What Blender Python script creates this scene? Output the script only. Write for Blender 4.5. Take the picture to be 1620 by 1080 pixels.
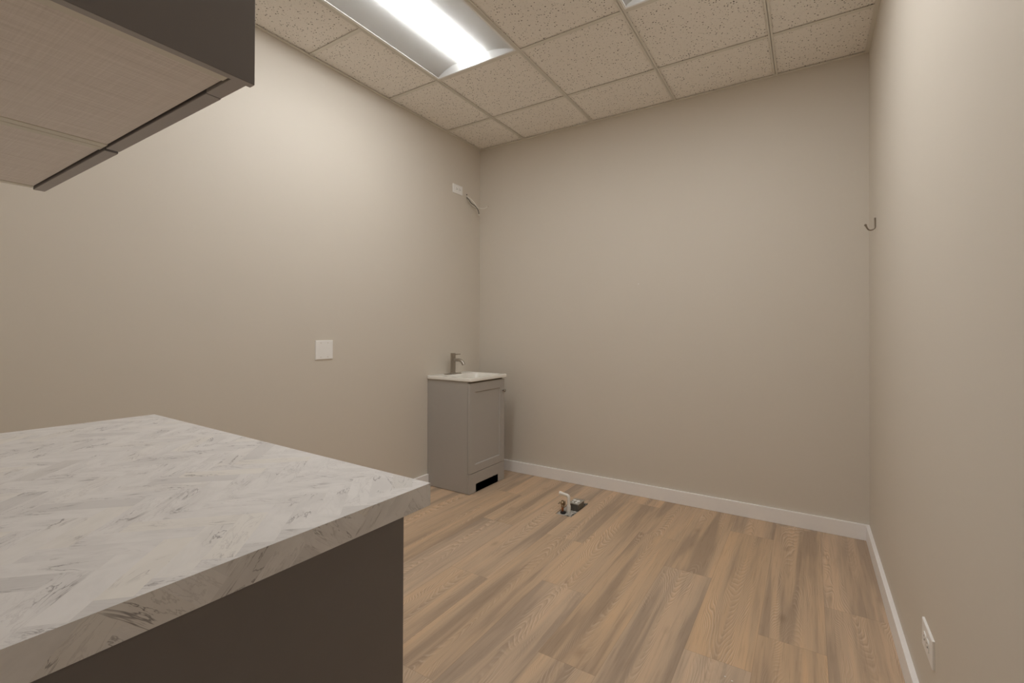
import bpy, bmesh, math, random
from mathutils import Vector, Matrix, Euler

random.seed(7)
for o in list(bpy.data.objects):
    bpy.data.objects.remove(o, do_unlink=True)
scene = bpy.context.scene
COL = scene.collection

# ------------------------------------------------------------------ camera
F_PX = 736.8
EYE = 1.1817
cam_data = bpy.data.cameras.new('camera')
cam_data.sensor_fit = 'HORIZONTAL'
cam_data.sensor_width = 36.0
cam_data.lens = F_PX / 1620.0 * 36.0
cam_data.shift_y = -21.42 / 1620.0
cam_data.clip_start = 0.01
cam = bpy.data.objects.new('camera', cam_data)
COL.objects.link(cam)
_yaw, _pitch, _roll = 0.567, 0.0061, 0.0038
cy_, sy_ = math.cos(_yaw), math.sin(_yaw)
_f = Vector((-sy_, cy_, 0)); _r = Vector((cy_, sy_, 0)); _u = Vector((0, 0, 1))
_f2 = _f * math.cos(_pitch) + _u * math.sin(_pitch)
_u2 = _u * math.cos(_pitch) - _f * math.sin(_pitch)
_r3 = _r * math.cos(_roll) + _u2 * math.sin(_roll)
_u3 = _u2 * math.cos(_roll) - _r * math.sin(_roll)
cam.matrix_world = Matrix(((_r3.x, _u3.x, -_f2.x, 0), (_r3.y, _u3.y, -_f2.y, 0),
                           (_r3.z, _u3.z, -_f2.z, EYE), (0, 0, 0, 1)))
scene.camera = cam

# ------------------------------------------------------------------ world, view, lamps
scene.view_settings.view_transform = 'Standard'
scene.view_settings.look = 'None'
scene.view_settings.gamma = 1.0
scene.view_settings.use_curve_mapping = False
scene.view_settings.exposure = 0.29
world = bpy.data.worlds.new('world'); scene.world = world
world.use_nodes = True
world.node_tree.nodes['Background'].inputs[0].default_value = (0.02, 0.019, 0.018, 1)
world.node_tree.nodes['Background'].inputs[1].default_value = 1.0
scene.cycles.max_bounces = 12
scene.cycles.diffuse_bounces = 8
scene.cycles.use_denoising = True
scene.cycles.sample_clamp_indirect = 8

# room dimensions (metres; camera stands at x = 0, y = 0)
XL, XR, YB, YF, ZC = -2.4592, 0.2917, 3.3258, -0.06, 2.7776
T = 0.6096
GX, GY = -2.0021, 2.8636
FIX = [(GX, GY - T), (GX + 2 * T, GY - T)]          # far left corners of the two 2x4 ceiling lights
LAMP_W = (3.5, 7.0)        # the nearer fixture of the pair is the brighter
LAMP_COL = (1.0, 0.985, 0.955)
for (fx, fy), watts in zip(FIX, LAMP_W):
    ld = bpy.data.lights.new('lamp', 'AREA')
    ld.shape = 'RECTANGLE'; ld.size = 0.10; ld.size_y = 1.14
    ld.energy = watts; ld.color = LAMP_COL; ld.spread = math.radians(180)
    lo = bpy.data.objects.new('ceiling_lamp_tube', ld); COL.objects.link(lo)
    lo.location = (fx + T / 2, fy - T, ZC - 0.012)

# ------------------------------------------------------------------ materials
def lin(c):
    return tuple(((v / 255) / 12.92 if v / 255 <= 0.04045 else ((v / 255 + 0.055) / 1.055) ** 2.4) for v in c)

class NT:
    def __init__(self, name):
        self.m = bpy.data.materials.new(name); self.m.use_nodes = True
        self.t = self.m.node_tree; self.n = self.t.nodes; self.b = self.n['Principled BSDF']
    def add(self, kind, **kw):
        nd = self.n.new(kind)
        for k, v in kw.items():
            setattr(nd, k, v)
        return nd
    def put(self, sock, v):
        if isinstance(v, bpy.types.NodeSocket): self.t.links.new(v, sock)
        elif isinstance(v, tuple) and sock.type == 'RGBA' and len(v) == 3: sock.default_value = v + (1,)
        else: sock.default_value = v
    def math(self, op, a, b=0.0, c=0.0, clamp=False):
        nd = self.add('ShaderNodeMath', operation=op); nd.use_clamp = clamp
        for i, v in enumerate((a, b, c)): self.put(nd.inputs[i], v)
        return nd.outputs[0]
    def mix(self, fac, a, b, mode='MIX'):
        nd = self.add('ShaderNodeMix', data_type='RGBA', blend_type=mode)
        self.put(nd.inputs[0], fac); self.put(nd.inputs[6], a); self.put(nd.inputs[7], b)
        return nd.outputs[2]
    def noise(self, vec, scale, detail=2.0, rough=0.5, dist=0.0):
        nd = self.add('ShaderNodeTexNoise')
        if vec is not None: self.put(nd.inputs['Vector'], vec)
        for k, v in (('Scale', scale), ('Detail', detail), ('Roughness', rough), ('Distortion', dist)):
            nd.inputs[k].default_value = v
        return nd.outputs['Fac']
    def ramp(self, fac, stops):
        nd = self.add('ShaderNodeValToRGB'); self.put(nd.inputs[0], fac)
        el = nd.color_ramp.elements
        while len(el) < len(stops): el.new(0.5)
        for e, (p, c) in zip(el, stops):
            e.position = p
            e.color = (c, c, c, 1) if isinstance(c, (int, float)) else tuple(c) + (1,)
        return nd.outputs[0]
    def remap(self, v, a, b, c=0.0, d=1.0, smooth=False):
        nd = self.add('ShaderNodeMapRange'); nd.clamp = True
        if smooth: nd.interpolation_type = 'SMOOTHSTEP'
        for i, x in enumerate((v, a, b, c, d)): self.put(nd.inputs[i], x)
        return nd.outputs[0]
    def coords(self, which='Object'):
        return self.add('ShaderNodeTexCoord').outputs[which]
    def scaled(self, vec, s, off=None):
        nd = self.add('ShaderNodeVectorMath', operation='MULTIPLY')
        self.put(nd.inputs[0], vec); nd.inputs[1].default_value = s
        out = nd.outputs[0]
        if off is not None:
            ad = self.add('ShaderNodeVectorMath', operation='ADD')
            self.put(ad.inputs[0], out); self.put(ad.inputs[1], off); out = ad.outputs[0]
        return out
    def bump(self, h, strength=0.1, dist=0.001):
        nd = self.add('ShaderNodeBump'); self.put(nd.inputs['Height'], h)
        nd.inputs['Strength'].default_value = strength; nd.inputs['Distance'].default_value = dist
        self.put(self.b.inputs['Normal'], nd.outputs[0])
    def base(self, col=None, rough=None, metal=None, spec=None):
        if col is not None: self.put(self.b.inputs['Base Color'], col)
        if rough is not None: self.put(self.b.inputs['Roughness'], rough)
        if metal is not None: self.put(self.b.inputs['Metallic'], metal)
        if spec is not None: self.put(self.b.inputs['Specular IOR Level'], spec)

def simple(name, col, rough=0.5, metal=0.0, spec=0.5, vary=0.04, scale=30.0):
    m = NT(name)
    n = m.noise(m.coords(), scale, 3)
    dark = tuple(c * (1 - vary) for c in col); light = tuple(min(1, c * (1 + vary)) for c in col)
    m.base(m.mix(n, dark, light), rough, metal, spec)
    return m.m

WALL = (0.665, 0.613, 0.538)
def wall_material():
    m = NT('wall_paint')
    co = m.coords()
    n = m.noise(co, 1.6, 2)
    c = m.mix(n, tuple(v * 0.985 for v in WALL), tuple(v * 1.015 for v in WALL))
    m.base(c, 0.55, 0, 0.35)
    m.bump(m.noise(co, 260, 2), 0.12, 0.0006)
    return m.m

def tile_material():
    m = NT('mineral_fibre_tile')
    co = m.coords()
    vo = m.add('ShaderNodeTexVoronoi', feature='F1'); m.put(vo.inputs['Vector'], co); vo.inputs['Scale'].default_value = 72
    # each pinhole has its own size; some cells have none
    sep = m.add('ShaderNodeSeparateColor'); m.put(sep.inputs[0], vo.outputs['Color'])
    rad = m.remap(sep.outputs[0], 0.05, 1.0, 0.09, 0.27)
    hole = m.math('LESS_THAN', vo.outputs['Distance'], rad)
    vo2 = m.add('ShaderNodeTexVoronoi', feature='F1'); m.put(vo2.inputs['Vector'], co); vo2.inputs['Scale'].default_value = 150
    sep2 = m.add('ShaderNodeSeparateColor'); m.put(sep2.inputs[0], vo2.outputs['Color'])
    rad2 = m.remap(sep2.outputs[0], 0.4, 1.0, 0.0, 0.26)
    hole2 = m.math('LESS_THAN', vo2.outputs['Distance'], rad2)
    n = m.noise(co, 60, 4, 0.7)
    base = m.mix(n, (0.84, 0.80, 0.745), (0.93, 0.895, 0.84))
    c = m.mix(m.math('MULTIPLY', hole2, 0.75), base, (0.25, 0.22, 0.18))
    c = m.mix(m.math('MULTIPLY', hole, 0.95), c, (0.12, 0.10, 0.085))
    m.base(c, 0.9, 0, 0.1)
    m.bump(m.math('SUBTRACT', n, hole), 0.3, 0.002)
    return m.m

def plank_material():
    m = NT('oak_vinyl_plank')
    uv = m.add('ShaderNodeUVMap'); uv.uv_map = 'plank'
    rnd = m.add('ShaderNodeAttribute'); rnd.attribute_name = 'piece'
    sr = m.add('ShaderNodeSeparateColor'); m.put(sr.inputs[0], rnd.outputs['Color'])
    r1, r2, r3 = sr.outputs
    su = m.add('ShaderNodeSeparateXYZ'); m.put(su.inputs[0], uv.outputs[0])
    u, v = su.outputs[0], su.outputs[1]              # u across the plank (m, from centre), v along
    # shift every plank into its own piece of the noise space
    off = m.add('ShaderNodeCombineXYZ'); m.put(off.inputs[0], m.math('MULTIPLY', r1, 40)); m.put(off.inputs[1], m.math('MULTIPLY', r2, 60)); m.put(off.inputs[2], m.math('MULTIPLY', r3, 20))
    o = off.outputs[0]
    warp = m.noise(m.scaled(uv.outputs[0], (5, 1.3, 1), o), 1, 2, 0.5)
    warp2 = m.noise(m.scaled(uv.outputs[0], (16, 2.6, 1), o), 1, 2, 0.5)
    uc = m.math('ADD', u, m.math('MULTIPLY', m.math('SUBTRACT', warp, 0.5), 0.22))
    sgn = m.math('SUBTRACT', m.math('MULTIPLY', m.math('GREATER_THAN', r2, 0.5), 2), 1)
    par = m.math('MULTIPLY', m.math('MULTIPLY', uc, uc), 1500)
    lonv = m.math('MULTIPLY', m.math('MULTIPLY', v, 20), sgn)
    f = m.math('ADD', m.math('ADD', par, lonv), m.math('MULTIPLY', warp2, 5.0))
    f = m.math('ADD', f, m.math('MULTIPLY', r3, 7))
    saw = m.math('FRACT', f)
    line = m.remap(m.math('ABSOLUTE', m.math('SUBTRACT', saw, 0.5)), 0.0, 0.24, 1.0, 0.0, True)
    dk = m.remap(m.math('ABSOLUTE', m.math('SUBTRACT', m.math('FRACT', m.math('ADD', f, 0.28)), 0.5)), 0.0, 0.3, 1.0, 0.0, True)
    patch = m.remap(m.noise(m.scaled(uv.outputs[0], (14, 1.6, 1), o), 1, 2), 0.40, 0.62, 0.0, 1.0, True)
    # broad tone bands along the plank, honey at some edges and grey brown in the heart
    band = m.noise(m.scaled(uv.outputs[0], (13, 0.75, 1), o), 1, 3, 0.55, 0.3)
    fibre = m.noise(m.scaled(uv.outputs[0], (520, 16, 1), o), 1, 3, 0.6)
    fibre2 = m.noise(m.scaled(uv.outputs[0], (150, 5, 1), o), 1, 3, 0.6)
    honey = (0.66, 0.463, 0.300)
    mid = (0.565, 0.410, 0.280)
    grey = (0.405, 0.300, 0.214)
    c = m.mix(m.remap(band, 0.36, 0.52, 0, 1, True), grey, mid)
    c = m.mix(m.remap(band, 0.50, 0.66, 0, 1, True), c, honey)
    c = m.mix(m.math('MULTIPLY', m.remap(r1, 0, 1, -0.5, 0.5), 0.0), c, honey)
    tone = m.remap(r3, 0, 1, 0.95, 1.05)
    hsv = m.add('ShaderNodeHueSaturation'); m.put(hsv.inputs['Color'], c); m.put(hsv.inputs['Value'], tone); m.put(hsv.inputs['Saturation'], m.remap(r1, 0, 1, 0.88, 1.06))
    c = hsv.outputs[0]
    c = m.mix(m.math('MULTIPLY', m.math('MULTIPLY', dk, patch), 0.34), c, (0.27, 0.185, 0.12))
    c = m.mix(m.math('MULTIPLY', m.math('MULTIPLY', line, patch), 0.42), c, (0.76, 0.62, 0.49))
    c = m.mix(m.math('MULTIPLY', m.remap(fibre, 0.52, 0.72), 0.20), c, (0.56, 0.43, 0.31))
    c = m.mix(m.math('MULTIPLY', m.remap(fibre2, 0.48, 0.30), 0.22), c, (0.19, 0.12, 0.075))
    # knots
    vk = m.add('ShaderNodeTexVoronoi', feature='F1'); m.put(vk.inputs['Vector'], m.scaled(uv.outputs[0], (5, 2.4, 1), o)); vk.inputs['Scale'].default_value = 1
    kn = m.remap(vk.outputs['Distance'], 0.0, 0.13, 0.30, 0.0, True)
    c = m.mix(kn, c, (0.16, 0.10, 0.062))
    # joint line between planks
    el = m.add('ShaderNodeAttribute'); el.attribute_name = 'edge'
    se = m.add('ShaderNodeSeparateColor'); m.put(se.inputs[0], el.outputs['Color'])
    du = m.math('SUBTRACT', 0.11225, m.math('ABSOLUTE', u))
    vv = m.math('SUBTRACT', 0.6096, m.math('ABSOLUTE', v))
    ed = m.math('MINIMUM', du, vv)
    c = m.mix(m.remap(ed, 0.0003, 0.0012, 0.30, 0.0), c, (0.10, 0.065, 0.04))
    m.base(c, m.remap(fibre, 0.3, 0.7, 0.42, 0.56), 0, 0.32)
    m.bump(m.math('ADD', fibre, m.math('MULTIPLY', line, 0.5)), 0.12, 0.0006)
    return m.m

def marble_material():
    m = NT('marble_herringbone_laminate')
    uv = m.add('ShaderNodeUVMap'); uv.uv_map = 'plank'
    rnd = m.add('ShaderNodeAttribute'); rnd.attribute_name = 'piece'
    sr = m.add('ShaderNodeSeparateColor'); m.put(sr.inputs[0], rnd.outputs['Color'])
    r1, r2, r3 = sr.outputs
    off = m.add('ShaderNodeCombineXYZ'); m.put(off.inputs[0], m.math('MULTIPLY', r1, 30)); m.put(off.inputs[1], m.math('MULTIPLY', r2, 30)); m.put(off.inputs[2], m.math('MULTIPLY', r3, 30))
    o = off.outputs[0]
    def vein(scale, sx, sy, rot, width, seed):
        mp = m.add('ShaderNodeMapping'); m.put(mp.inputs['Vector'], uv.outputs[0])
        mp.inputs['Rotation'].default_value = (0, 0, rot); mp.inputs['Scale'].default_value = (sx, sy, 1)
        ad = m.add('ShaderNodeVectorMath', operation='ADD'); m.put(ad.inputs[0], mp.outputs[0]); m.put(ad.inputs[1], o)
        n = m.noise(ad.outputs[0], scale, 5, 0.6, 0.8)
        d = m.math('ABSOLUTE', m.math('SUBTRACT', n, 0.5 + seed))
        return m.remap(d, 0.0, width, 1.0, 0.0, True)
    cloud = m.noise(m.scaled(uv.outputs[0], (12, 22, 1), o), 1, 4, 0.6, 0.5)
    v1 = vein(1.0, 9, 34, 0.5, 0.020, 0.03)
    v2 = vein(1.0, 16, 60, 0.35, 0.028, -0.04)
    mask = m.remap(m.noise(m.scaled(uv.outputs[0], (13, 13, 1), o), 1, 2), 0.50, 0.66, 0, 1, True)
    white = (0.735, 0.715, 0.705); warm = (0.75, 0.715, 0.66); grey = (0.53, 0.512, 0.505)
    c = m.mix(m.remap(cloud, 0.35, 0.68, 0, 1, True), white, m.mix(0.45, white, grey))
    c = m.mix(m.remap(r2, 0.80, 1.0, 0, 0.6), c, warm)
    c = m.mix(m.remap(r1, 0.88, 0.92, 0, 0.5), c, grey)
    c = m.mix(m.math('MULTIPLY', m.math('MULTIPLY', v1, mask), 0.85), c, (0.22, 0.20, 0.20))
    c = m.mix(m.math('MULTIPLY', m.math('MULTIPLY', v2, m.remap(r3, 0.2, 0.8)), 0.30), c, (0.38, 0.35, 0.35))
    m.base(c, 0.42, 0, 0.4)
    return m.m

def linen_material():
    m = NT('linen_print_laminate')
    co = m.coords()
    a = m.noise(m.scaled(co, (520, 9, 9)), 1, 3, 0.65)
    b = m.noise(m.scaled(co, (9, 520, 9)), 1, 3, 0.65)
    big = m.noise(m.scaled(co, (60, 3, 3)), 1, 2)
    f = m.math('ADD', m.math('MULTIPLY', a, 0.55), m.math('ADD', m.math('MULTIPLY', b, 0.3), m.math('MULTIPLY', big, 0.15)))
    m.base(m.ramp(f, [(0.36, (0.62, 0.55, 0.485)), (0.5, (0.71, 0.64, 0.575)), (0.64, (0.80, 0.73, 0.67))]), 0.6, 0, 0.3)
    return m.m

def concrete_material():
    m = NT('rough_concrete')
    co = m.coords()
    n = m.noise(co, 90, 5, 0.7); n2 = m.noise(co, 25, 3)
    c = m.mix(n, (0.30, 0.285, 0.26), (0.80, 0.78, 0.73)); c = m.mix(m.math('MULTIPLY', n2, 0.5), c, (0.30, 0.28, 0.25))
    m.base(c, 0.95, 0, 0.2); m.bump(n, 0.8, 0.006)
    return m.m

def emit_material(name, col, strength):
    m = NT(name)
    m.base((0.8, 0.8, 0.8), 0.5, 0, 0.3)
    m.put(m.b.inputs['Emission Color'], col)
    m.b.inputs['Emission Strength'].default_value = strength
    return m.m

def brushed(name, col, rough):
    m = NT(name)
    n = m.noise(m.scaled(m.coords(), (60, 60, 900)), 1, 2)
    m.base(m.mix(n, tuple(c * 0.9 for c in col), col), m.remap(n, 0, 1, rough * 0.85, rough * 1.15), 1.0, 0.5)
    return m.m

M = dict(
    wall=wall_material(), tile=tile_material(), plank=plank_material(), marble=marble_material(), linen=linen_material(),
    concrete=concrete_material(),
    grid=simple('painted_steel_grid', (0.74, 0.71, 0.64), 0.5, 0, 0.4, 0.02),
    trim=simple('white_trim_paint', (0.91, 0.89, 0.88), 0.42, 0, 0.45, 0.015),
    espresso=simple('dark_brown_cabinet_laminate', (0.165, 0.148, 0.141), 0.42, 0, 0.45, 0.05, 12),
    brownedge=simple('brown_edge_band', (0.35, 0.318, 0.295), 0.45, 0, 0.45, 0.04, 12),
    edge=simple('beige_edge_band', (0.66, 0.615, 0.52), 0.5, 0, 0.4, 0.03),
    gap=simple('black_shadow_gap', (0.012, 0.010, 0.009), 0.9),
    vanity=simple('grey_satin_paint', (0.42, 0.398, 0.372), 0.45, 0, 0.45, 0.015, 8),
    inside=simple('raw_cabinet_board', (0.20, 0.16, 0.12), 0.8),
    porcelain=simple('cultured_marble_white', (0.84, 0.82, 0.77), 0.18, 0, 0.5, 0.01),
    nickel=brushed('brushed_nickel', (0.46, 0.42, 0.37), 0.30),
    bronze=brushed('aged_nickel', (0.34, 0.29, 0.235), 0.30),
    plate=simple('white_plastic', (0.88, 0.87, 0.85), 0.35, 0, 0.5, 0.01),
    slot=simple('dark_slot', (0.05, 0.045, 0.04), 0.7),
    housing=simple('white_enamel', (0.90, 0.90, 0.89), 0.45, 0, 0.4, 0.01),
    lens=emit_material('lit_lamp_lens', (0.96, 0.985, 1.0), 10.0),
    pvc=simple('white_pvc_pipe', (0.82, 0.80, 0.75), 0.4, 0, 0.5, 0.03),
    brass=brushed('tarnished_brass', (0.42, 0.34, 0.24), 0.38),
    copper=brushed('copper_pipe', (0.55, 0.22, 0.10), 0.35),
    rubber=simple('black_rubber', (0.02, 0.02, 0.022), 0.6),
    galv=simple('dark_galvanised_steel', (0.20, 0.195, 0.175), 0.45, 0.6, 0.5, 0.35, 60),
    galvtop=simple('light_galvanised_steel', (0.40, 0.39, 0.35), 0.4, 0.4, 0.5, 0.15, 60),
    wirew=simple('white_wire_insulation', (0.86, 0.84, 0.78), 0.5),
    wireb=simple('black_wire_insulation', (0.05, 0.05, 0.045), 0.5),
    wireg=simple('grey_wire_insulation', (0.36, 0.33, 0.27), 0.5),
    copperw=simple('bare_copper_wire', (0.42, 0.25, 0.13), 0.4, 0.8),
    wood=simple('white_door_paint', (0.62, 0.59, 0.55), 0.4, 0, 0.5, 0.02),
)

# ------------------------------------------------------------------ mesh helpers
def mark(o, label=None, cat=None, group=None, kind=None):
    if label: o['label'] = label
    if cat: o['category'] = cat
    if group: o['group'] = group
    if kind: o['kind'] = kind
    return o

def finish(name, bm, mat, parent=None, smooth=False, loc=None, keep=False):
    me = bpy.data.meshes.new(name)
    if not keep: bmesh.ops.recalc_face_normals(bm, faces=bm.faces[:])
    bm.to_mesh(me); bm.free()
    me.materials.append(mat)
    if smooth:
        for p in me.polygons: p.use_smooth = True
        try: me.set_sharp_from_angle(angle=math.radians(35))
        except Exception: pass
    o = bpy.data.objects.new(name, me); COL.objects.link(o)
    if parent is not None:
        o.parent = parent
        o.matrix_parent_inverse = Matrix.Identity(4)
    if loc is not None: o.location = loc
    return o

def empty(name, loc, rz=0.0):
    o = bpy.data.objects.new(name, None); COL.objects.link(o)
    o.location = loc; o.rotation_euler = (0, 0, rz); o.empty_display_size = 0.05
    return o

def box(bm, lo, hi, bev=0.0, seg=2):
    lo, hi = Vector(lo), Vector(hi)
    r = bmesh.ops.create_cube(bm, size=1.0)
    vs = r['verts']
    for v in vs:
        v.co = Vector(((lo.x + hi.x) / 2 + v.co.x * (hi.x - lo.x), (lo.y + hi.y) / 2 + v.co.y * (hi.y - lo.y), (lo.z + hi.z) / 2 + v.co.z * (hi.z - lo.z)))
    if bev > 0:
        es = list({e for v in vs for e in v.link_edges})
        bmesh.ops.bevel(bm, geom=es, offset=bev, segments=seg, profile=0.5, affect='EDGES')
    return bm

def B(*boxes, bev=0.0):
    bm = bmesh.new()
    for b in boxes: box(bm, b[0], b[1], b[2] if len(b) > 2 else bev)
    return bm

def tube(bm, pts, rad, n=16, caps=True):
    pts = [Vector(p) for p in pts]
    rads = rad if isinstance(rad, (list, tuple)) else [rad] * len(pts)
    up = None; rings = []
    for i, p in enumerate(pts):
        d = (pts[min(i + 1, len(pts) - 1)] - pts[max(i - 1, 0)]).normalized()
        if up is None:
            up = Vector((0, 0, 1)) if abs(d.z) < 0.9 else Vector((1, 0, 0))
        a = d.cross(up).normalized(); up = a.cross(d).normalized()
        rings.append([bm.verts.new(p + (a * math.cos(2 * math.pi * k / n) + up * math.sin(2 * math.pi * k / n)) * rads[i]) for k in range(n)])
    for r0, r1 in zip(rings, rings[1:]):
        for k in range(n):
            bm.faces.new((r0[k], r0[(k + 1) % n], r1[(k + 1) % n], r1[k]))
    if caps:
        bm.faces.new(rings[0][::-1]); bm.faces.new(rings[-1])
    return bm

def lathe(bm, prof, centre=(0, 0, 0), axis='z', n=24):
    c = Vector(centre); rings = []
    for (r, h) in prof:
        ring = []
        for k in range(n):
            a = 2 * math.pi * k / n; x, y = r * math.cos(a), r * math.sin(a)
            v = {'z': Vector((x, y, h)), 'x': Vector((h, x, y)), 'y': Vector((x, h, y))}[axis]
            ring.append(bm.verts.new(c + v))
        rings.append(ring)
    for r0, r1 in zip(rings, rings[1:]):
        for k in range(n): bm.faces.new((r0[k], r0[(k + 1) % n], r1[(k + 1) % n], r1[k]))
    bm.faces.new(rings[0][::-1]); bm.faces.new(rings[-1])
    return bm

def arc_pts(p0, c, p1, n=8):
    p0, c, p1 = Vector(p0), Vector(c), Vector(p1)
    return [(1 - t) ** 2 * p0 + 2 * t * (1 - t) * c + t * t * p1 for t in [i / n for i in range(n + 1)]]

def prism(bm, poly, z0, z1, axis='z'):
    def P(a, b, h): return {'z': (a, b, h), 'x': (h, a, b), 'y': (a, h, b)}[axis]
    lo = [bm.verts.new(P(a, b, z0)) for a, b in poly]; hi = [bm.verts.new(P(a, b, z1)) for a, b in poly]
    bm.faces.new(lo[::-1]); bm.faces.new(hi)
    n = len(poly)
    for i in range(n): bm.faces.new((lo[i], lo[(i + 1) % n], hi[(i + 1) % n], hi[i]))
    return bm

def rrect(x0, y0, x1, y1, r, n=5):
    out = []
    for (cx, cy, a0) in ((x1 - r, y1 - r, 0), (x0 + r, y1 - r, 90), (x0 + r, y0 + r, 180), (x1 - r, y0 + r, 270)):
        for i in range(n + 1):
            a = math.radians(a0 + 90 * i / n); out.append((cx + r * math.cos(a), cy + r * math.sin(a)))
    return out

def clip(poly, x0, y0, x1, y1):
    for ax, lim, s in ((0, x0, 1), (0, x1, -1), (1, y0, 1), (1, y1, -1)):
        out = []
        for i in range(len(poly)):
            a, b = poly[i], poly[(i + 1) % len(poly)]
            da, db = s * (a[ax] - lim), s * (b[ax] - lim)
            if da >= 0: out.append(a)
            if (da > 0 > db) or (da < 0 < db):
                t = da / (da - db); out.append((a[0] + t * (b[0] - a[0]), a[1] + t * (b[1] - a[1])))
        poly = out
        if len(poly) < 3: return []
    return poly

def area2(p):
    return abs(sum(p[i][0] * p[(i + 1) % len(p)][1] - p[(i + 1) % len(p)][0] * p[i][1] for i in range(len(p)))) / 2

# ------------------------------------------------------------------ the setting
HX0, HX1, HY0, HY1 = -1.387, -1.272, 2.705, 2.975      # the cut-out in the floor
PW, PL = 0.2245, 1.2192
def build_floor():
    bm = bmesh.new(); uvl = bm.loops.layers.uv.new('plank'); cl = bm.loops.layers.float_color.new('piece')
    joints = {0: 2.42, -1: 2.06, -2: 1.817, -3: 2.405, -4: 1.508, -5: 1.95, -6: 2.41, -7: 1.82, -8: 2.40, -9: 1.65, -10: 2.69, -11: 2.1}
    rn = random.Random(21)
    x_right0 = 0.0575
    for k in range(1, -13, -1):
        xa = x_right0 + (k - 0) * PW; xb = xa + PW
        if xb < XL or xa > XR: continue
        j = joints.get(k, 2.2)
        n0 = math.floor((YF - 0.7 - j) / PL)
        for i in range(n0, n0 + 6):
            ya, yb = j + i * PL, j + (i + 1) * PL
            c = (rn.random(), rn.random(), rn.random(), 1)
            poly = [(xa, ya), (xb, ya), (xb, yb), (xa, yb)]
            poly = clip(poly, XL, -0.75, XR, YB)
            if not poly: continue
            X0, X1 = min(p[0] for p in poly), max(p[0] for p in poly); Y0, Y1 = min(p[1] for p in poly), max(p[1] for p in poly)
            rects = [(X0, Y0, X1, Y1)]
            if X0 < HX1 and X1 > HX0 and Y0 < HY1 and Y1 > HY0:
                rects = []
                if X0 < HX0: rects.append((X0, Y0, HX0, Y1))
                if X1 > HX1: rects.append((HX1, Y0, X1, Y1))
                a, b = max(X0, HX0), min(X1, HX1)
                if Y0 < HY0: rects.append((a, Y0, b, HY0))
                if Y1 > HY1: rects.append((a, HY1, b, Y1))
            for (a, b, c2, d) in rects:
                r = bmesh.ops.create_cube(bm, size=1.0)
                for v in r['verts']:
                    v.co = Vector(((a + c2) / 2 + v.co.x * (c2 - a), (b + d) / 2 + v.co.y * (d - b), -0.004 + v.co.z * 0.008))
                for fc in {f for v in r['verts'] for f in v.link_faces}:
                    for lp in fc.loops:
                        lp[uvl].uv = (lp.vert.co.x - (xa + xb) / 2, lp.vert.co.y - (ya + yb) / 2); lp[cl] = c
    o = finish('floor', bm, M['plank']); mark(o, kind='structure')
    s = finish('subfloor', B(((XL, -0.75, -0.10), (XR, YB, -0.0085))), M['concrete'], o)
    return o
floor = build_floor()

def wall(name, bm):
    return mark(finish(name, bm, M['wall']), kind='structure')
wall_left = wall('wall_left', B(((XL - 0.1, -0.75, -0.10), (XL, YB + 0.1, 2.95))))
wall_right = wall('wall_right', B(((XR, -0.75, -0.10), (XR + 0.1, YB + 0.1, 2.95))))
wall_back = wall('wall_back', B(((XL, YB, -0.10), (XR, YB + 0.1, 2.95))))
DX0, DX1, DZ = -0.50, 0.27, 2.04                   # doorway behind the camera
wall_front = wall('wall_front', B(((XL, YF - 0.12, -0.0), (DX0, YF, 2.95)), ((DX1, YF - 0.12, 0), (XR, YF, 2.95)), ((DX0, YF - 0.12, DZ), (DX1, YF, 2.95))))
door = mark(finish('door_1', B(((DX0 + 0.003, YF - 0.10, 0.006), (DX1 - 0.003, YF - 0.06, DZ - 0.003), 0.002)), M['wood']), kind='structure')
bm = bmesh.new(); lathe(bm, [(0.026, 0), (0.026, 0.006), (0.010, 0.010), (0.010, 0.022)], (DX0 + 0.07, YF - 0.06, 0.95), 'y')
tube(bm, [(DX0 + 0.07, YF - 0.034, 0.95), (DX0 + 0.19, YF - 0.034, 0.95)], 0.008)
finish('door_handle', bm, M['nickel'], door, True)

for i, (x, z) in enumerate([(-1.3441, 1.5534), (-1.0365, 1.5234), (-0.8834, 1.5067)]):
    bm = bmesh.new(); lathe(bm, [(0.0034, 0), (0.003, -0.0008), (0.001, -0.0009)], (x, YB, z), 'y', 10)
    finish('wall_anchor' if i == 1 else 'nail_hole', bm, M['plate'] if i == 1 else M['edge'], wall_back)

# ceiling: mineral fibre panels lying on a steel grid
xs = [XL] + [GX + i * T for i in range(4)] + [XR]
ys = [YB] + [GY - j * T for j in range(5)] + [YF]
bm = bmesh.new()
for i in range(len(xs) - 1):
    for j in range(len(ys) - 1):
        cx, cyy = (xs[i] + xs[i + 1]) / 2, (ys[j] + ys[j + 1]) / 2
        if any(fx < cx < fx + T and fy - 2 * T < cyy < fy for fx, fy in FIX): continue
        box(bm, (xs[i] + 0.002, ys[j + 1] + 0.002, ZC + 0.006), (xs[i + 1] - 0.002, ys[j] - 0.002, ZC + 0.020), 0)
box(bm, (XL, YF - 0.1, 2.90), (XR, YB, 2.95))
ceiling = mark(finish('ceiling', bm, M['tile']), kind='structure')
bm = bmesh.new(); h = 0.012
for x in xs[1:-1]:
    y = YF
    box(bm, (x - h, YF, ZC), (x + h, YB, ZC + 0.002), 0); box(bm, (x - 0.001, YF, ZC), (x + 0.001, YB, ZC + 0.03), 0)
for y in ys[1:-1]:
    for i in range(len(xs) - 1):
        cx = (xs[i] + xs[i + 1]) / 2
        if any(fx < cx < fx + T and fy - 2 * T + 0.1 < y < fy - 0.1 for fx, fy in FIX): continue
        box(bm, (xs[i] + (h if i else 0), y - h, ZC + 0.0006), (xs[i + 1] - (h if i < len(xs) - 2 else 0), y + h, ZC + 0.0022), 0)
w = 0.020
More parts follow.
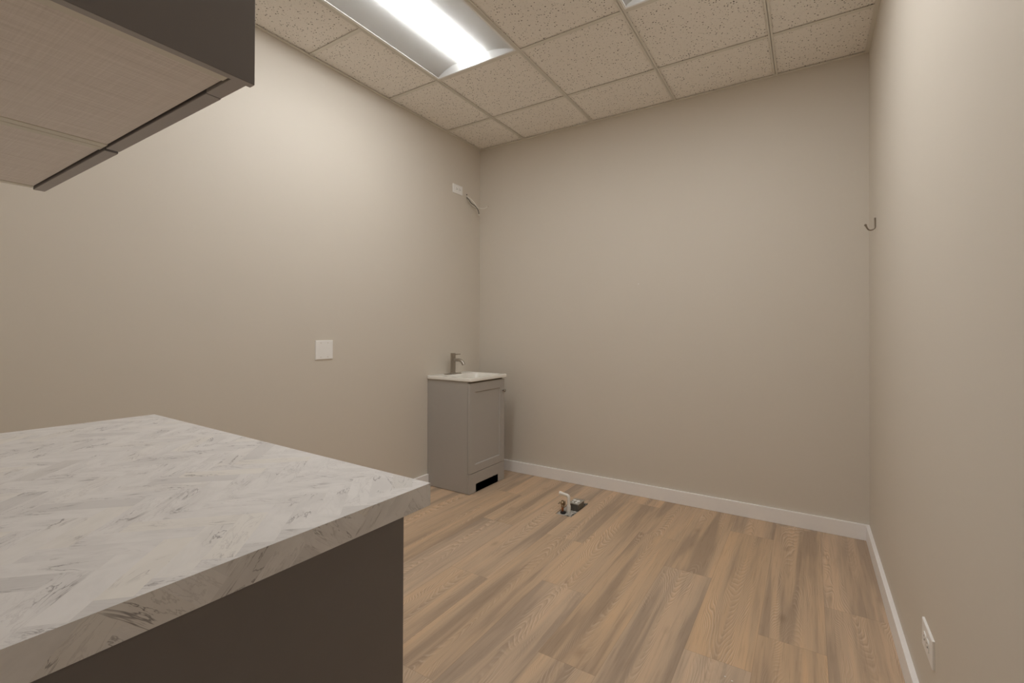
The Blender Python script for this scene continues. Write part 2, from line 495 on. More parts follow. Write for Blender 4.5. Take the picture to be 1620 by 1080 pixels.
box(bm, (XL, YF, ZC - 0.0008), (XL + w, YB, ZC + 0.0016)); box(bm, (XR - w, YF, ZC - 0.0008), (XR, YB, ZC + 0.0016))
box(bm, (XL, YB - w, ZC - 0.0006), (XR, YB, ZC + 0.0018)); box(bm, (XL, YF, ZC - 0.0006), (XR, YF + w, ZC + 0.0018))
finish('ceiling_grid', bm, M['grid'], ceiling)

VY0, VY1, VX = 2.662, 3.115, -2.053                 # vanity footprint
BH, BT = 0.0888, 0.0175
def basebd(name, parts):
    bm = bmesh.new()
    for lo, hi in parts: box(bm, lo, hi, 0.0015, 2)
    return mark(finish(name, bm, M['trim']), kind='structure')
basebd('baseboard_back', [((XL + BT, YB - BT, 0.0005), (XR - BT, YB, BH))])
basebd('baseboard_right', [((XR - BT, YF, 0.0005), (XR, YB, BH))])
basebd('baseboard_left', [((XL, 0.62, 0.0005), (XL + BT, VY0 - 0.001, BH)), ((XL, VY1 + 0.001, 0.0005), (XL + BT, YB, BH)), ((XL, YF, 0.0005), (XL + BT, 0.62, BH))])
basebd('baseboard_front', [((XL + BT, YF, 0.0005), (-1.75, YF + BT, BH))])

# ------------------------------------------------------------------ ceiling lights
def arcz(x):                      # reflector height above the ceiling plane at distance x from the fixture centre
    t = (0.286 - x) / (0.286 - 0.086)
    return 0.036 * math.sin(min(1, max(0, t)) * math.pi / 2) ** 0.75
def ceiling_light(fx, fy, label):
    cx, y1, y0 = fx + T / 2, fy, fy - 2 * T
    root = empty('ceiling_light', (cx, (y0 + y1) / 2, ZC))
    mark(root, label, 'ceiling light', 'recessed ceiling lights')
    L = T - 0.004; e = 0.012
    bm = bmesh.new()                                       # frame flange
    hx, hy = T / 2 - 0.0125, T - 0.0125
    for lo, hi in (((-hx, -hy, 0.0005), (-hx + e, hy, 0.004)), ((hx - e, -hy, 0.0005), (hx, hy, 0.004)),
                   ((-hx + e, -hy, 0.0005), (hx - e, -hy + e, 0.004)), ((-hx + e, hy - e, 0.0005), (hx - e, hy, 0.004))):
        box(bm, lo, hi, 0.0008, 1)
    finish('frame', bm, M['housing'], root)
    ix, iy = hx - e, hy - e
    x0 = 0.086
    for s in (-1, 1):                                      # curved reflectors either side of the lens
        bm = bmesh.new(); rows = []
        n = 14
        for yy in (-iy, iy):
            rows.append([bm.verts.new((s * (x0 + (ix - x0) * k / n), yy, 0.001 + arcz(x0 + (ix - x0) * k / n))) for k in range(n + 1)])
        for k in range(n): bm.faces.new((rows[0][k], rows[0][k + 1], rows[1][k + 1], rows[1][k]))
        r = bmesh.ops.solidify(bm, geom=bm.faces[:], thickness=0.0012)
        o = finish('reflector', bm, M['housing'], root, True)
    for s in (-1, 1):                                      # sloped end panels under the reflector arcs
        bm = bmesh.new(); n = 24
        lo = [bm.verts.new((-ix + 2 * ix * k / n, s * iy, 0.001)) for k in range(n + 1)]
        hi = [bm.verts.new((-ix + 2 * ix * k / n, s * (iy - 0.004 - 0.55 * arcz(abs(-ix + 2 * ix * k / n))), 0.0012 + arcz(abs(-ix + 2 * ix * k / n)))) for k in range(n + 1)]
        for k in range(n): bm.faces.new((lo[k], lo[k + 1], hi[k + 1], hi[k]))
        bmesh.ops.solidify(bm, geom=bm.faces[:], thickness=0.001)
        finish('end_panel', bm, M['housing'], root, True)
    bm = bmesh.new(); n = 20                               # long bowed lens with rounded ends
    ends = [(-1, 0.0), (-0.995, 0.35), (-0.985, 0.7), (-0.965, 0.93), (-0.94, 1.0), (0.94, 1.0), (0.965, 0.93), (0.985, 0.7), (0.995, 0.35), (1, 0.0)]
    rings = []
    for t, kf in ends:
        yy = t * (iy - 0.006)
        rings.append([bm.verts.new((x0 * 0.985 * math.cos(math.pi * k / n), yy, 0.036 - (0.004 + 0.036 * kf) * math.sin(math.pi * k / n) ** 0.8)) for k in range(n + 1)])
    for r0, r1 in zip(rings, rings[1:]):
        for k in range(n): bm.faces.new((r0[k], r0[k + 1], r1[k + 1], r1[k]))
        bm.faces.new((r0[0], r1[0], r1[-1], r0[-1]))
    bm.faces.new(rings[0]); bm.faces.new(rings[-1][::-1])
    finish('diffuser', bm, M['lens'], root, True)
    finish('housing', B(((-hx + 0.002, -hy + 0.002, 0.042), (hx - 0.002, hy - 0.002, 0.08))), M['housing'], root)
    return root
ceiling_light(*FIX[0], 'long white recessed ceiling light nearest the left wall with a lit rounded lens')
ceiling_light(*FIX[1], 'white recessed ceiling light mostly cut off at the top edge, nearer the right wall')

# ------------------------------------------------------------------ upper wall cabinets
UX1, UX0, UY, UZ, UZT = -0.5446, -1.3346, 0.292, 1.4667, 2.235
USEAM = -0.9405
def wall_cabinet(xa, xb, end, label):
    """cabinet between xa (left) and xb (right); end = dark finished end panel on the right side"""
    root = empty('wall_cabinet', ((xa + xb) / 2, YF, UZ)); mark(root, label, 'wall cabinet')
    ox, oy, oz = -(xa + xb) / 2, -YF, -UZ
    def P(*bx, bev=0.0):
        bm = bmesh.new()
        for lo, hi in bx: box(bm, (lo[0] + ox, lo[1] + oy, lo[2] + oz), (hi[0] + ox, hi[1] + oy, hi[2] + oz), bev)
        return bm
    xr = xb - (0.010 if end else 0.0)
    yb0, yb1 = YF + 0.001, UY - 0.0195            # carcass depth
    t = 0.0165
    z0 = UZ + 0.002
    finish('carcass', P(((xa + 0.0005, yb0, z0), (xa + t, yb1, UZT)), ((xr - t, yb0, z0), (xr - 0.0005, yb1, UZT)), ((xa + t, yb0, UZT - t), (xr - t, yb1, UZT)), ((xa + t, yb0, z0 + 0.02), (xr - t, yb0 + 0.006, UZT - t)), bev=0.0006), M['edge'], root)
    finish('bottom_panel', P(((xa + t, yb0 + 0.006, z0 + 0.0015), (xr - t, yb1 - 0.0005, z0 + 0.018))), M['linen'], root)
    for k in range(2): finish('shelf', P(((xa + t, yb0 + 0.006, UZ + 0.26 + k * 0.25), (xr - t, yb1 - 0.02, UZ + 0.276 + k * 0.25))), M['edge'], root)
    dxr = xr - 0.060 if end else xr
    dz = 0.0010 if end else -0.0008
    dL, dR = xa + (0.0020 if end else 0.0005), dxr - (0.0004 if end else 0.0020)
    dr_ = finish('door', P(((dL, UY - 0.0175, UZ + dz), (dR, UY, UZT - 0.002)), bev=0.0009), M['espresso'], root)
    finish('edge_band', P(((dL + 0.0006, UY - 0.0170, UZ + dz - 0.0004), (dR - 0.0006, UY - 0.0005, UZ + dz + 0.0002))), M['brownedge'], dr_)
    if end:
        finish('filler_strip', P(((dxr, UY - 0.0175, UZ + 0.0010), (xr - 0.0002, UY - 0.0006, UZT)), bev=0.0005), M['brownedge'], root)
        ep = finish('end_panel', P(((xr, yb0, UZ), (xb, UY + 0.003, UZT)), bev=0.0006), M['espresso'], root)
        finish('edge_band', P(((xr + 0.0004, yb0 + 0.001, UZ - 0.0004), (xb - 0.0005, UY + 0.0025, UZ + 0.0002))), M['brownedge'], ep)
    return root
wall_cabinet(USEAM + 0.0005, UX1, True, 'dark brown wall cabinet with finished end panel, the nearer of the two')
wall_cabinet(UX0, USEAM - 0.0005, False, 'dark brown wall cabinet left of the seam in the linen underside')

# ------------------------------------------------------------------ counter
def herring(W, n, ang, x0, y0, x1, y1, seed, ox=0.0, oy=0.0):
    """clipped herringbone pieces: list of (poly, piece centre, piece direction, random colour)"""
    rn = random.Random(seed); ca, sa = math.cos(ang), math.sin(ang); out = []
    R_ = int((max(x1 - x0, y1 - y0) * 1.6) / W) + 2 * n
    cx, cy = (x0 + x1) / 2 + ox, (y0 + y1) / 2 + oy
    def put(a0, b0, a1, b1, d):
        col = (rn.random(), rn.random(), rn.random(), 1)
        pl = [(cx + (a * ca - b * sa) * W, cy + (a * sa + b * ca) * W) for a, b in ((a0, b0), (a1, b0), (a1, b1), (a0, b1))]
        pc = clip(pl, x0, y0, x1, y1)
        if pc and area2(pc) > 1e-7:
            ctr = (sum(p[0] for p in pl) / 4, sum(p[1] for p in pl) / 4)
            out.append((pc, ctr, ang + (0 if d == 0 else math.pi / 2), col))
    K = R_ // (2 * n) + 2
    for k in range(-R_, R_):
        for mm in range(-K * 2, K * 2):
            put(k + 2 * n * mm, k, k + 2 * n * mm + n, k + 1, 0)
            b0 = k - 2 * n + 1 + 2 * n * mm
            put(k, b0, k + 1, b0 + n, 1)
    return out
CTZ, CTH = 0.914, 0.0385
def build_counter():
    # local frame: x leftwards negative from the right front corner, y forwards negative towards the wall
    W_, D_ = 1.1815, 0.672
    ang = -0.0175
    root = Vector((-0.5600, 0.6150, CTZ))
    bm = bmesh.new()
    uvl = bm.loops.layers.uv.new('plank'); cl = bm.loops.layers.float_color.new('piece')
    R0 = 0.0012
    def face(P3, uvs, col, nrm):
        vs = [bm.verts.new(p) for p in P3]
        f = bm.faces.new(vs); f.normal_update()
        if f.normal.dot(Vector(nrm)) < 0:
            f.normal_flip()
        m_ = {v: uv for v, uv in zip(vs, uvs)}
        for lp in f.loops: lp[uvl].uv = m_[lp.vert]; lp[cl] = col
    def side(x0, y0, x1, y1, seed, fn, nrm, ox=0.0, oy=0.0):
        for pc, ctr, d, col in herring(0.0345, 4, math.radians(46), x0, y0, x1, y1, seed, ox, oy):
            cd, sd = math.cos(d), math.sin(d)
            uvs = [((p[0] - ctr[0]) * cd + (p[1] - ctr[1]) * sd, -(p[0] - ctr[0]) * sd + (p[1] - ctr[1]) * cd) for p in pc]
            face([fn(p) for p in pc], uvs, col, nrm)
    side(-W_, -D_, 0, 0, 5, lambda p: (p[0], p[1], 0), (0, 0, 1))
    side(-W_, -D_, 0, 0, 6, lambda p: (p[0], p[1], -CTH), (0, 0, -1))
    side(-D_, -CTH, 0, 0, 11, lambda p: (0, p[0], p[1]), (1, 0, 0), 0, 0.05)
    side(-D_, -CTH, 0, 0, 12, lambda p: (-W_, p[0], p[1]), (-1, 0, 0))
    side(-W_, -CTH, 0, 0, 13, lambda p: (p[0], 0, p[1]), (0, 1, 0))
    side(-W_, -CTH, 0, 0, 14, lambda p: (p[0], -D_, p[1]), (0, -1, 0))
    o = finish('countertop', bm, M['marble'], loc=root, keep=True); o.rotation_euler = (0, 0, ang)
    mark(o, 'white and grey marble herringbone laminate countertop on the dark base cabinet', 'countertop')
    # base cabinet (same small turn as the top)
    c = empty('base_cabinet', (root.x, root.y, 0), ang)
    mark(c, 'dark brown base cabinet under the marble-look countertop', 'base cabinet')
    zt = CTZ - CTH - 0.0005
    yf = -0.0625                                      # front of the doors
    bx = bmesh.new(); t = 0.018
    xr, xl, yb = -0.0120 - 0.0005, -W_ + 0.012, -D_ + 0.012
    for lo, hi in (((xl, yb, 0.10), (xl + t, yf - 0.02, zt)), ((xr - t, yb, 0.10), (xr, yf - 0.02, zt)), ((xl, yb, 0.10), (xr, yf - 0.02, 0.118)),
                   ((xl, yb, zt - t), (xr, yf - 0.02, zt)), ((xl, yb, 0.10), (xr, yb + 0.006, zt)), ((-0.60, yb, 0.10), (-0.582, yf - 0.02, zt))):
        box(bx, lo, hi)
    finish('carcass', bx, M['edge'], c)
    finish('side_panel', B(((xr, yb, 0.0008), (xr + 0.0105, yf + 0.002, zt), 0.001)), M['espresso'], c)
    finish('toe_kick', B(((xl, yf - 0.09, 0.0008), (xr, yf - 0.075, 0.10))), M['espresso'], c)
    for a, b in ((xl, -0.592), (-0.589, xr)):
        d = finish('door', B(((a + 0.0015, yf - 0.0185, 0.103), (b - 0.0015, yf, zt - 0.004), 0.001)), M['espresso'], c)
        hx = b - 0.05 if a == xl else a + 0.05
        bm = bmesh.new(); tube(bm, [(hx, yf, zt - 0.06), (hx, yf + 0.028, zt - 0.06), (hx, yf + 0.028, zt - 0.19), (hx, yf, zt - 0.19)], 0.005, 10)
        finish('handle', bm, M['nickel'], d, True)
build_counter()

# ------------------------------------------------------------------ vanity
def build_vanity():
    H = 0.812
    root = empty('vanity_cabinet', ((XL + VX) / 2, (VY0 + VY1) / 2, 0))
    mark(root, 'small grey vanity cabinet with one shaker door in the back left corner', 'vanity cabinet')
    ox, oy = -(XL + VX) / 2, -(VY0 + VY1) / 2
    def P(*bx, bev=0.0):
        bm = bmesh.new()
        for lo, hi in bx: box(bm, (lo[0] + ox, lo[1] + oy, lo[2]), (hi[0] + ox, hi[1] + oy, hi[2]), bev)
        return bm
    xb = XL + 0.002; xf = VX - 0.0195; t = 0.015
    for y in (VY0, VY1 - t):
        finish('side_panel', P(((xb, y, 0.003), (xf, y + t, H)), bev=0.001), M['vanity'], root)
    finish('bottom_board', P(((xb, VY0 + t, 0.115), (xf - 0.001, VY1 - t, 0.13))), M['inside'], root)
    finish('front_rail', P(((xf - 0.008, VY0 + t, H - 0.03), (xf, VY1 - t, H - 0.001))), M['inside'], root)
    finish('back_board', P(((xb, VY0 + t, 0.13), (xb + 0.008, VY1 - t, H - 0.002))), M['inside'], root)
    # base rail with two feet (arched cut-out)
    bm = bmesh.new()
    a, b, z1, zc = VY0 + oy, VY1 + oy, 0.1445, 0.062
    f0, f1 = a + 0.077, b - 0.089
    r = 0.006
    poly = [(a, 0.003), (f0, 0.003), (f0, zc - r), (f0 + r * 0.3, zc - r * 0.3), (f0 + r, zc), (f1 - r, zc), (f1 - r * 0.3, zc - r * 0.3), (f1, zc - r), (f1, 0.003), (b, 0.003), (b, z1), (a, z1)]
    prism(bm, poly, xf + 0.0015 + ox, VX + ox, 'x')
    bmesh.ops.triangulate(bm, faces=[f for f in bm.faces if len(f.verts) > 4])
    finish('base_rail', bm, M['vanity'], root)
    # shaker door: frame with a recessed panel
    dz0, dz1, dy0, dy1 = 0.148, H - 0.012, VY0 + 0.002, VY1 - 0.002
    sy0, sy1, sz0, sz1 = 2.727, 3.053, 0.203, 0.735
    d0, d1 = xf + 0.002, VX
    bm = P(((d0, dy0, dz0), (d1, sy0, dz1)), ((d0, sy1, dz0), (d1, dy1, dz1)), ((d0, sy0, dz0), (d1, sy1, sz0)), ((d0, sy0, sz1), (d1, sy1, dz1)), ((d0, sy0, sz0), (d1 - 0.008, sy1, sz1)))
    # small sloped lip round the recess
    def lip(p0, p1, q0, q1):
        vs = [bm.verts.new((p[0] + ox, p[1] + oy, p[2])) for p in (p0, p1, q1, q0)]; bm.faces.new(vs)
    e = 0.005; xo, xi = d1 - 0.0012, d1 - 0.008
    C = [(sy0, sz0), (sy1, sz0), (sy1, sz1), (sy0, sz1)]; I = [(sy0 + e, sz0 + e), (sy1 - e, sz0 + e), (sy1 - e, sz1 - e), (sy0 + e, sz1 - e)]
    for i in range(4):
        j = (i + 1) % 4
        lip((xo, *C[i]), (xo, *C[j]), (xi + 0.0002, *I[i]), (xi + 0.0002, *I[j]))
    door_ = finish('door', bm, M['vanity'], root)
    bm = bmesh.new()
    lathe(bm, [(0.006, 0.0), (0.0055, 0.010), (0.009, 0.013), (0.0125, 0.018), (0.0125, 0.022), (0.009, 0.0255), (0.003, 0.0265)], (VX + ox, 3.090 + oy, 0.708), 'x', 20)
    finish('knob', bm, M['nickel'], door_, True)
    return H
VH = build_vanity()

def build_sink():
    z0, z1 = VH + 0.0003, 0.838
    x0, x1, y0, y1 = XL + 0.001, VX + 0.018, VY0 - 0.009, VY1 + 0.010
    bx0, bx1, by0, by1 = XL + 0.135, x1 - 0.028, y0 + 0.040, y1 - 0.040
    bm = bmesh.new()
    outer = rrect(x0, y0, x1, y1, 0.010, 5); inner = rrect(bx0, by0, bx1, by1, 0.045, 5)
    n = len(outer)
    def ring(pts, z): return [bm.verts.new((a, b, z)) for a, b in pts]
    def shrink(pts, d, cx=(bx0 + bx1) / 2, cyy=(by0 + by1) / 2):
        return [(cx + (a - cx) * (1 - d / ((bx1 - bx0) / 2)), cyy + (b - cyy) * (1 - d / ((by1 - by0) / 2))) for a, b in pts]
    def grow(pts, d):
        cx, cyy = (x0 + x1) / 2, (y0 + y1) / 2
        return [(cx + (a - cx) * (1 - d / ((x1 - x0) / 2)), cyy + (b - cyy) * (1 - d / ((y1 - y0) / 2))) for a, b in pts]
    rings = [ring(grow(outer, 0.004), z0), ring(outer, z0 + 0.004), ring(outer, z1 - 0.004), ring(grow(outer, 0.0012), z1 - 0.0012), ring(grow(outer, 0.004), z1),
             ring(inner, z1), ring(shrink(inner, 0.003), z1 - 0.002), ring(shrink(inner, 0.012), z1 - 0.020), ring(shrink(inner, 0.028), z1 - 0.095), ring(shrink(inner, 0.06), z1 - 0.118), ring(shrink(inner, 0.13), z1 - 0.124)]
    for a, b in zip(rings, rings[1:]):
        for k in range(n): bm.faces.new((a[k], a[(k + 1) % n], b[(k + 1) % n], b[k]))
    bm.faces.new(rings[-1])
    o = finish('vanity_sink', bm, M['porcelain'], smooth=True)
    mark(o, 'white rectangular basin vanity top resting on the grey cabinet', 'sink')
    bm = bmesh.new(); lathe(bm, [(0.022, 0), (0.022, 0.003), (0.016, 0.004)], ((bx0 + bx1) / 2, (by0 + by1) / 2, z1 - 0.1245), 'z')
    finish('drain', bm, M['nickel'], o, True)
    return z1
SZ = build_sink()

def build_faucet():
    fx, fy = -2.380, 2.868
    root = empty('faucet', (fx, fy, SZ)); mark(root, 'brushed nickel single-handle faucet on the white vanity top', 'faucet')
    bm = bmesh.new(); prism(bm, rrect(-0.026, -0.092, 0.026, 0.092, 0.025, 8), 0.0003, 0.0055); finish('base_plate', bm, M['nickel'], root)
    bm = bmesh.new(); lathe(bm, [(0.027, 0.0055), (0.027, 0.008), (0.0205, 0.011), (0.0205, 0.132), (0.0195, 0.1325), (0.0195, 0.1345)], n=28); finish('body', bm, M['nickel'], root, True)
    bm = bmesh.new(); lathe(bm, [(0.0195, 0.1345), (0.0205, 0.135), (0.0205, 0.164), (0.019, 0.166), (0.004, 0.1665)], n=28)
    cap = finish('handle_cap', bm, M['nickel'], root, True)
    bm = bmesh.new(); tube(bm, [(0.016, 0, 0.155), (0.045, 0, 0.157), (0.074, 0, 0.159)], [0.0042, 0.0038, 0.0036], 12); finish('lever', bm, M['nickel'], cap, True)
    bm = bmesh.new()
    pts = [(0.012, 0, 0.112), (0.055, 0, 0.112)] + arc_pts((0.062, 0, 0.112), (0.096, 0, 0.110), (0.108, 0, 0.075), 8)
    tube(bm, pts, 0.0125, 20); finish('spout', bm, M['nickel'], root, True)
build_faucet()

# ------------------------------------------------------------------ wall fittings
def plate_mesh(w, h, t, bev=0.003):
    bm = bmesh.new(); box(bm, (-w / 2, -h / 2, 0), (w / 2, h / 2, t))
    top = [e for e in bm.edges if all(v.co.z > t * 0.5 for v in e.verts)]
    bmesh.ops.bevel(bm, geom=top, offset=bev, segments=3, profile=0.6, affect='EDGES')
    return bm

def orient(o, origin, normal, up=Vector((0, 0, 1))):
    z = Vector(normal).normalized(); x = up.cross(z).normalized(); y = z.cross(x)
    o.matrix_world = Matrix(((x.x, y.x, z.x, origin[0]), (x.y, y.y, z.y, origin[1]), (x.z, y.z, z.z, origin[2]), (0, 0, 0, 1)))

pl = empty('blank_wall_plate', (0, 0, 0)); mark(pl, 'blank square white wall plate with four screws on the left wall', 'wall plate')
finish('plate', plate_mesh(0.1195, 0.114, 0.006, 0.0045), M['plate'], pl)
for sx in (-1, 1):
    for sy in (-1, 1):
        bm = bmesh.new(); lathe(bm, [(0.0034, 0.0055), (0.003, 0.0068), (0.001, 0.0070)], (sx * 0.0235, sy * 0.0417, 0), n=12)
        finish('screw', bm, M['grid'], pl, True)
orient(pl, (XL, 1.7560, 1.0625), (1, 0, 0))

def outlet(origin, normal, w, h, label):
    r = empty('electrical_outlet', (0, 0, 0)); mark(r, label, 'electrical outlet')
    finish('cover_plate', plate_mesh(w, h, 0.0065, 0.004), M['plate'], r)
    for s in (-1, 1):
        rx = s * 0.0195
        bm = bmesh.new(); prism(bm, rrect(rx - 0.0145, -0.0165, rx + 0.0145, 0.0165, 0.008, 4), 0.006, 0.0088)
        rc = finish('receptacle', bm, M['plate'], r)
        for sx, sy, ww, hh in ((rx - 0.003, 0.006, 0.0085, 0.0024), (rx - 0.003, -0.006, 0.0070, 0.0024), (rx + 0.0085, 0, 0.005, 0.005)):
            finish('slot', B(((sx - ww / 2, sy - hh / 2, 0.0080), (sx + ww / 2, sy + hh / 2, 0.0090))), M['slot'], rc)
    bm = bmesh.new(); lathe(bm, [(0.003, 0.006), (0.0026, 0.0074), (0.001, 0.0076)], n=12); finish('screw', bm, M['grid'], r, True)
    orient(r, origin, normal)
outlet((XL, 3.0100, 2.3520), (1, 0, 0), 0.123, 0.073, 'white sideways electrical outlet high on the left wall by the loose wires')
outlet((XR, 1.7700, 0.2950), (-1, 0, 0), 0.135, 0.079, 'white sideways electrical outlet low on the right wall above the baseboard')

# loose cable coming out of the left wall near the corner
cb = empty('loose_cable', (XL, 3.134, 2.33)); mark(cb, 'loose black and white wires poking from the left wall near the corner', 'cable')
def rel(p): return Vector(p) - Vector((XL, 3.134, 2.33))
def strand(name, pts, r, mat, par=cb):
    bm = bmesh.new(); P_ = [rel(p) for p in pts]
    # Catmull-Rom smoothing
    out = []
    for i in range(len(P_) - 1):
        p0, p1, p2, p3 = P_[max(i - 1, 0)], P_[i], P_[i + 1], P_[min(i + 2, len(P_) - 1)]
        for k in range(6):
            t = k / 6
            out.append(0.5 * ((2 * p1) + (-p0 + p2) * t + (2 * p0 - 5 * p1 + 4 * p2 - p3) * t * t + (-p0 + 3 * p1 - 3 * p2 + p3) * t ** 3))
    out.append(P_[-1]); tube(bm, out, r, 8)
    return finish(name, bm, mat, par, True)
strand('white_wire', [(XL + 0.001, 3.139, 2.324), (-2.432, 3.158, 2.303), (-2.412, 3.184, 2.272), (-2.404, 3.203, 2.243), (-2.400, 3.220, 2.212), (-2.397, 3.232, 2.192)], 0.0034, M['wirew'])
strand('black_wire', [(XL + 0.001, 3.134, 2.318), (-2.440, 3.145, 2.293), (-2.428, 3.158, 2.270), (-2.406, 3.190, 2.246), (-2.396, 3.212, 2.216), (-2.396, 3.226, 2.186)], 0.0030, M['wireb'])
strand('grey_wire', [(XL + 0.001, 3.129, 2.314), (-2.446, 3.136, 2.284), (-2.434, 3.148, 2.258), (-2.420, 3.170, 2.238), (-2.404, 3.198, 2.222)], 0.0030, M['wireg'])
w3 = strand('thin_white_wire', [(-2.409, 3.188, 2.250), (-2.398, 3.220, 2.238), (-2.384, 3.262, 2.239), (-2.372, 3.290, 2.250), (-2.362, 3.304, 2.262)], 0.0024, M['wirew'])
bm = bmesh.new(); tube(bm, [rel((-2.362, 3.304, 2.262)), rel((-2.356, 3.312, 2.268))], 0.0013, 6); finish('bare_end', bm, M['copperw'], w3)
bm = bmesh.new(); lathe(bm, [(0.003, -0.004), (0.0062, -0.002), (0.006, 0.008), (0.003, 0.010)], rel((-2.399, 3.230, 2.182)), 'y', 12); finish('connector', bm, M['wirew'], cb, True)
bm = bmesh.new(); lathe(bm, [(0.0065, 0.0), (0.006, 0.0008), (0.003, 0.001)], rel((XL, 3.1365, 2.341)), 'x', 14); finish('cable_hole', bm, M['slot'], cb, True)

# hook on the right wall
hk = empty('coat_hook', (XR, 3.02, 1.72)); mark(hk, 'small metal J-shaped coat hook on the right wall near the corner', 'coat hook')
bm = bmesh.new()
pts = [(-0.0035, 0, 0.050), (-0.0035, 0, 0.004), (-0.006, 0, -0.004), (-0.013, 0, -0.0105), (-0.022, 0, -0.0125), (-0.030, 0, -0.0085), (-0.036, 0, 0.001), (-0.0395, 0, 0.010), (-0.0415, 0, 0.014)]
tube(bm, pts, [0.004, 0.004, 0.0038, 0.0036, 0.0035, 0.0036, 0.0037, 0.004, 0.0042], 12); finish('hook_arm', bm, M['bronze'], hk, True)
bm = bmesh.new(); bmesh.ops.create_icosphere(bm, subdivisions=3, radius=0.0058, matrix=Matrix.Translation((-0.0425, 0, 0.017))); finish('ball_tip', bm, M['bronze'], hk, True)
bm = bmesh.new(); lathe(bm, [(0.003, 0), (0.0028, -0.0018), (0.001, -0.002)], (-0.0066, 0, 0.044), 'x', 10); finish('screw', bm, M['nickel'], hk, True)

# ------------------------------------------------------------------ things in the floor cut-out
FZ = -0.0085
def rubble(name, x, y, r, seed, mat, label):
    rn = random.Random(seed); bm = bmesh.new(); bmesh.ops.create_icosphere(bm, subdivisions=2, radius=r)
    for v in bm.verts:
        v.co *= 0.75 + 0.5 * rn.random(); v.co.z *= 0.55
    z = min(v.co.z for v in bm.verts)
    o = finish(name, bm, mat, loc=(x, y, FZ - z)); mark(o, label, 'concrete rubble', 'broken concrete in the floor cut-out')
    return o
RUB = ['largest of the heap right of the brass valve', 'right of the white pipe foot', 'in front of the black collar', 'nearest the junction box',
       'at the left edge by the valve', 'just behind the white pipe foot', 'at the near right corner', 'leftmost, behind the collar']
for i, (x, y, r) in enumerate([(-1.300, 2.735, 0.016), (-1.292, 2.762, 0.014), (-1.318, 2.722, 0.011), (-1.288, 2.790, 0.013), (-1.368, 2.722, 0.009), (-1.310, 2.790, 0.012), (-1.286, 2.720, 0.009), (-1.375, 2.745, 0.008)]):
    rubble('concrete_chunk', x, y, r, 40 + i, M['concrete'], 'pale concrete lump in the floor cut-out, ' + RUB[i])

pp = empty('drain_pipe', (-1.322, 2.775, FZ)); mark(pp, 'white plastic pipe with a bent top standing in the floor cut-out', 'pipe')
bm = bmesh.new()
z_ = -FZ
pts = [(0, 0, 0), (0, 0, 0.086 + z_)] + arc_pts((0, 0, 0.090 + z_), (0, 0, 0.106 + z_), (-0.016, 0, 0.107 + z_), 6) + [(-0.056, -0.004, 0.113 + z_)]
tube(bm, pts, 0.0100, 18); finish('pipe', bm, M['pvc'], pp, True)
bm = bmesh.new(); tube(bm, [(-0.050, -0.003, 0.112 + z_), (-0.066, -0.005, 0.1145 + z_)], 0.0118, 18); finish('pipe_cap', bm, M['pvc'], pp, True)
bm = bmesh.new(); tube(bm, [(0, 0, 0.001), (0, 0, 0.050)], 0.0125, 18); finish('coupling', bm, M['pvc'], pp, True)

vl = empty('shutoff_valve', (-1.358, 2.758, FZ)); mark(vl, 'small brass shutoff valve on a copper stub beside the white pipe', 'valve')
bm = bmesh.new(); tube(bm, [(0, 0, 0.0), (0, 0, 0.042)], 0.0075, 14); finish('copper_stub', bm, M['copper'], vl, True)
bm = bmesh.new(); lathe(bm, [(0.016, 0.0), (0.019, 0.004), (0.018, 0.012), (0.009, 0.014)], (0.006, -0.004, 0.0), n=20); finish('rubber_collar', bm, M['rubber'], vl, True)
bm = bmesh.new(); lathe(bm, [(0.009, 0.038), (0.0115, 0.040), (0.0115, 0.050), (0.009, 0.052), (0.0125, 0.056), (0.0125, 0.072), (0.009, 0.076), (0.009, 0.082)], n=8)
finish('valve_body', bm, M['brass'], vl)
bm = bmesh.new(); tube(bm, [(-0.008, 0, 0.064), (-0.024, 0, 0.064)], 0.006, 12)
finish('outlet_nipple', bm, M['brass'], vl, True)
bm = bmesh.new(); tube(bm, [(0.004, 0, 0.064), (0.016, 0.002, 0.064)], 0.005, 12)
box(bm, (0.013, -0.008, 0.052), (0.017, 0.010, 0.080), 0.0015); finish('valve_handle', bm, M['brass'], vl)
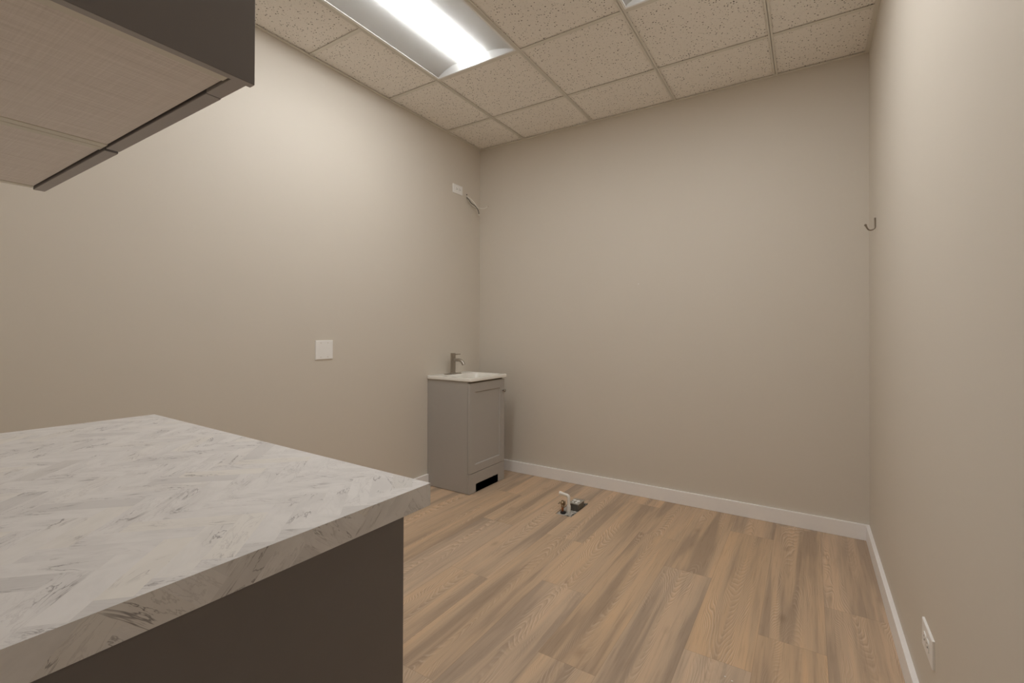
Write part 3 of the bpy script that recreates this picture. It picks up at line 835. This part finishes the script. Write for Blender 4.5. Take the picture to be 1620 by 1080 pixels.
bm = bmesh.new(); box(bm, (-0.028, -0.011, 0.056), (-0.024, 0.009, 0.061), 0.001); finish('supply_clip', bm, M['galv'], vl)

jb = empty('junction_box', (-1.311, 2.872, FZ)); mark(jb, 'dark metal junction box with round white caps on its lid in the floor cut-out', 'junction box')
hz = 0.041 - FZ
bm = bmesh.new(); box(bm, (-0.034, -0.047, 0.0), (0.033, 0.050, hz - 0.004), 0.002)
for k in range(5):
    box(bm, (0.0332, -0.040 + k * 0.018, 0.012), (0.0345, -0.030 + k * 0.018, hz - 0.010), 0.0004)
for k in range(4):
    box(bm, (-0.028 + k * 0.016, -0.0484, 0.012), (-0.019 + k * 0.016, -0.0472, hz - 0.010), 0.0004)
finish('box', bm, M['galv'], jb)
lid = finish('lid', B(((-0.0365, -0.0495, hz - 0.004), (0.0355, 0.0525, hz), 0.0012)), M['galvtop'], jb)
for (a, b, r) in ((-0.018, 0.010, 0.0115), (0.010, 0.006, 0.0125), (0.012, -0.028, 0.0085), (-0.014, -0.026, 0.006)):
    bm = bmesh.new(); lathe(bm, [(r, hz), (r, hz + 0.003), (r * 0.8, hz + 0.0042), (0.001, hz + 0.0045)], (a, b, 0), n=20); finish('round_cap', bm, M['plate'], lid, True)
st = finish('steel_strap', B(((-1.279, 2.925, FZ), (-1.273, 2.974, 0.0045), 0.001), ((-1.300, 2.952, FZ), (-1.273, 2.972, 0.003), 0.001)), M['galv'])
mark(st, 'dark steel strip at the far end of the floor cut-out behind the junction box', 'metal strip')

# loose chips of paint on the floor
for i, (x, y, lab) in enumerate([(-0.2415, 1.7466, 'tiny white paint chip on the floor, the farther of two'), (-0.2186, 1.7373, 'tiny white paint chip on the floor, the nearer of two')]):
    bm = bmesh.new(); prism(bm, [(0.003 * math.cos(a) * (1 + 0.4 * math.sin(3 * a + i)), 0.002 * math.sin(a)) for a in [k * math.pi / 4 for k in range(8)]], 0, 0.0008)
    mark(finish('paint_chip', bm, M['plate'], loc=(x, y, 0.0001)), lab, 'paint chip')
